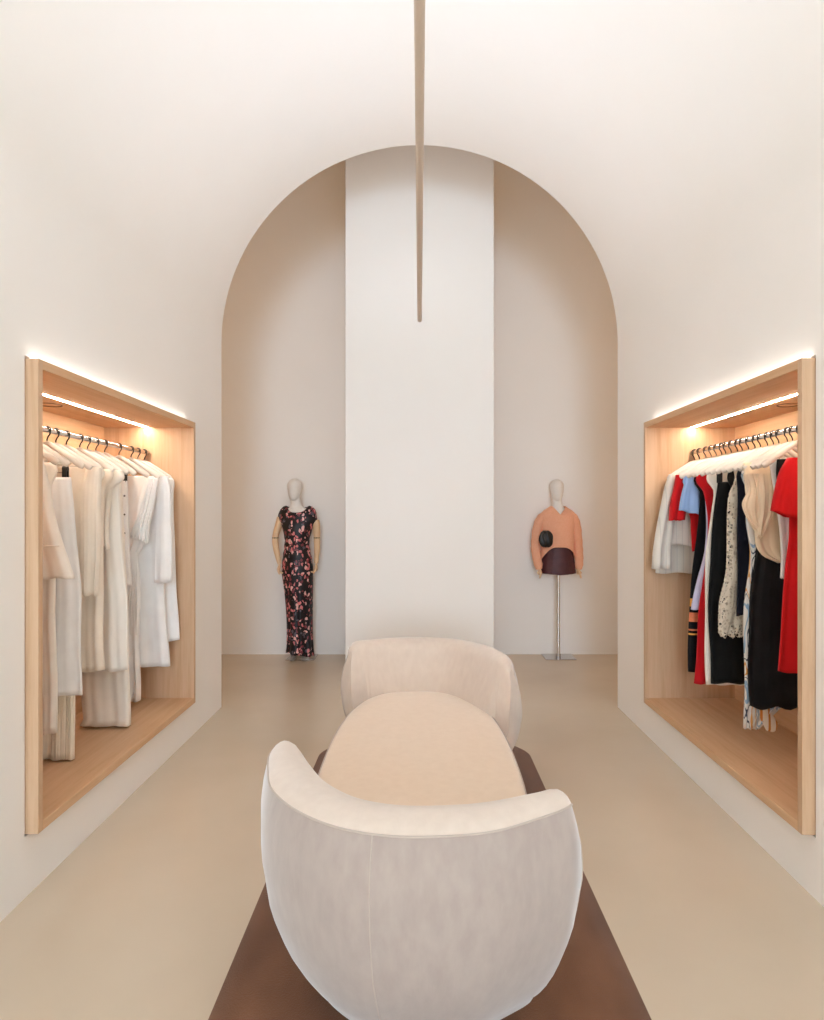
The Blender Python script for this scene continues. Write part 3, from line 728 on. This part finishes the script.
for pts, rs in (([(CX-.125, CY, 1.475), (CX-.172, CY, 1.447), (CX-.212, CY-.004, 1.36), (CX-.236, CY-.012, 1.2), (CX-.232, CY-.025, 1.08), (CX-.212, CY-.04, .97), (CX-.205, CY-.043, .925)], [.046, .053, .051, .047, .046, .044, .028]),
                ([(CX+.115, CY, 1.475), (CX+.155, CY, 1.447), (CX+.185, CY-.004, 1.36), (CX+.202, CY-.012, 1.2), (CX+.208, CY-.025, 1.08), (CX+.205, CY-.04, .97), (CX+.202, CY-.043, .925)], [.048, .054, .050, .046, .044, .042, .027])):
    m = MB(); m.tube(catmull(pts, 30), [r[0] + .002*math.sin(i*1.9) for i, r in enumerate(catmull([(r,) for r in rs], 30))], 22)
    m.build('sleeve', M['knit'], j0, MR, angle=80)
rg = []
for i in range(14):
    z = lerp(1.16, .885, i/13); rx = lerp(.135, .184, (i/13)**.7); ry = lerp(.10, .118, i/13)
    rg.append([(x + .003*math.sin(5*k/3), y, zz - .012*((1-abs((x-CX)/rx)))*(i/13)) for k, (x, y, zz) in enumerate(ring_xy(CX-.004, CY, z, rx, ry, 48))])
sk = MB().loft(rg, False, True).build('skirt', M['leather'], mn, MR, solid=.003, angle=80)
for a, b in ((-.07, -.105), (.07, .105)):
    MB().tube([(CX+a, CY-.112, 1.06), (CX+(a+b)/2, CY-.109, .97), (CX+b, CY-.1, .89)], .0022, 6).build('seam', M['leather'], sk, MR)
MB().tube([(CX+.002, CY, .012), (CX+.002, CY, .95)], .0175, 20).build('pole', M['chrome'], mn, MR)
MB().tube([(CX+.002, CY, .01), (CX+.002, CY, .05)], .024, 20).build('pole_collar', M['steel'], mn, MR)
MB().box(1.294, 1.608, 6.645, 6.915, .0005, .009).build('base_plate', M['steel'], mn, MR, bevel=.002)
# clutch tucked under the right arm
m = MB(); rg = []
bx_, by_, bz_ = CX-.158, CY-.165, 1.243
for i in range(1, 20):
    ph = -PI/2 + PI*i/20; r = []
    for j in range(60):
        t = 2*PI*j/60
        g = 1 + .12*math.sin(9*t + 2*math.sin(ph*2)) * math.cos(ph)
        r.append((bx_ + .066*abs(math.cos(ph))**.6*math.cos(t)*g, by_ + .04*abs(math.cos(ph))**.6*math.sin(t)*g, bz_ + .082*math.sin(ph) + .006*math.sin(4*t)))
    rg.append(r)
m.loft(rg)
tag(m.build('clutch_bag', M['clutch'], None, (bx_, by_, bz_), angle=80), 'small black gathered leather clutch tucked against the peach jumper', 'bag')

# ------------------------------------------------------------------ light
def area(name, loc, rot, sx, sy, e, rgb):
    l = bpy.data.lights.new(name, 'AREA'); l.shape = 'RECTANGLE'; l.size = sx; l.size_y = sy; l.energy = e; l.color = rgb
    o = bpy.data.objects.new(name, l); col.objects.link(o); o.location = loc; o.rotation_euler = rot; return o
area('daylight', (0, YF-.35, 2.45), (PI/2, 0, 0), 2.7, 3.1, 390, (.64, .81, 1.0))
w = bpy.data.worlds.new('World'); sc.world = w; w.use_nodes = True
w.node_tree.nodes['Background'].inputs[0].default_value = (.8, .9, 1, 1); w.node_tree.nodes['Background'].inputs[1].default_value = .6

# ------------------------------------------------------------------ camera
c = bpy.data.cameras.new('camera'); co = bpy.data.objects.new('camera', c); col.objects.link(co)
co.location = (0, 0, CZ); co.rotation_euler = (PI/2, 0, 0)
c.sensor_fit = 'VERTICAL'; c.sensor_height = 24; c.lens = 24*F/1020
c.shift_x = -7.6/1020; c.shift_y = 4.5/1020; c.clip_start = .05
sc.camera = co
sc.view_settings.view_transform = 'Standard'; sc.view_settings.look = 'None'
sc.view_settings.gamma = 1; sc.view_settings.use_curve_mapping = False; sc.view_settings.exposure = .52
sc.cycles.use_denoising = True
sc.cycles.max_bounces = 10; sc.cycles.diffuse_bounces = 7
sc.cycles.sample_clamp_indirect = 6
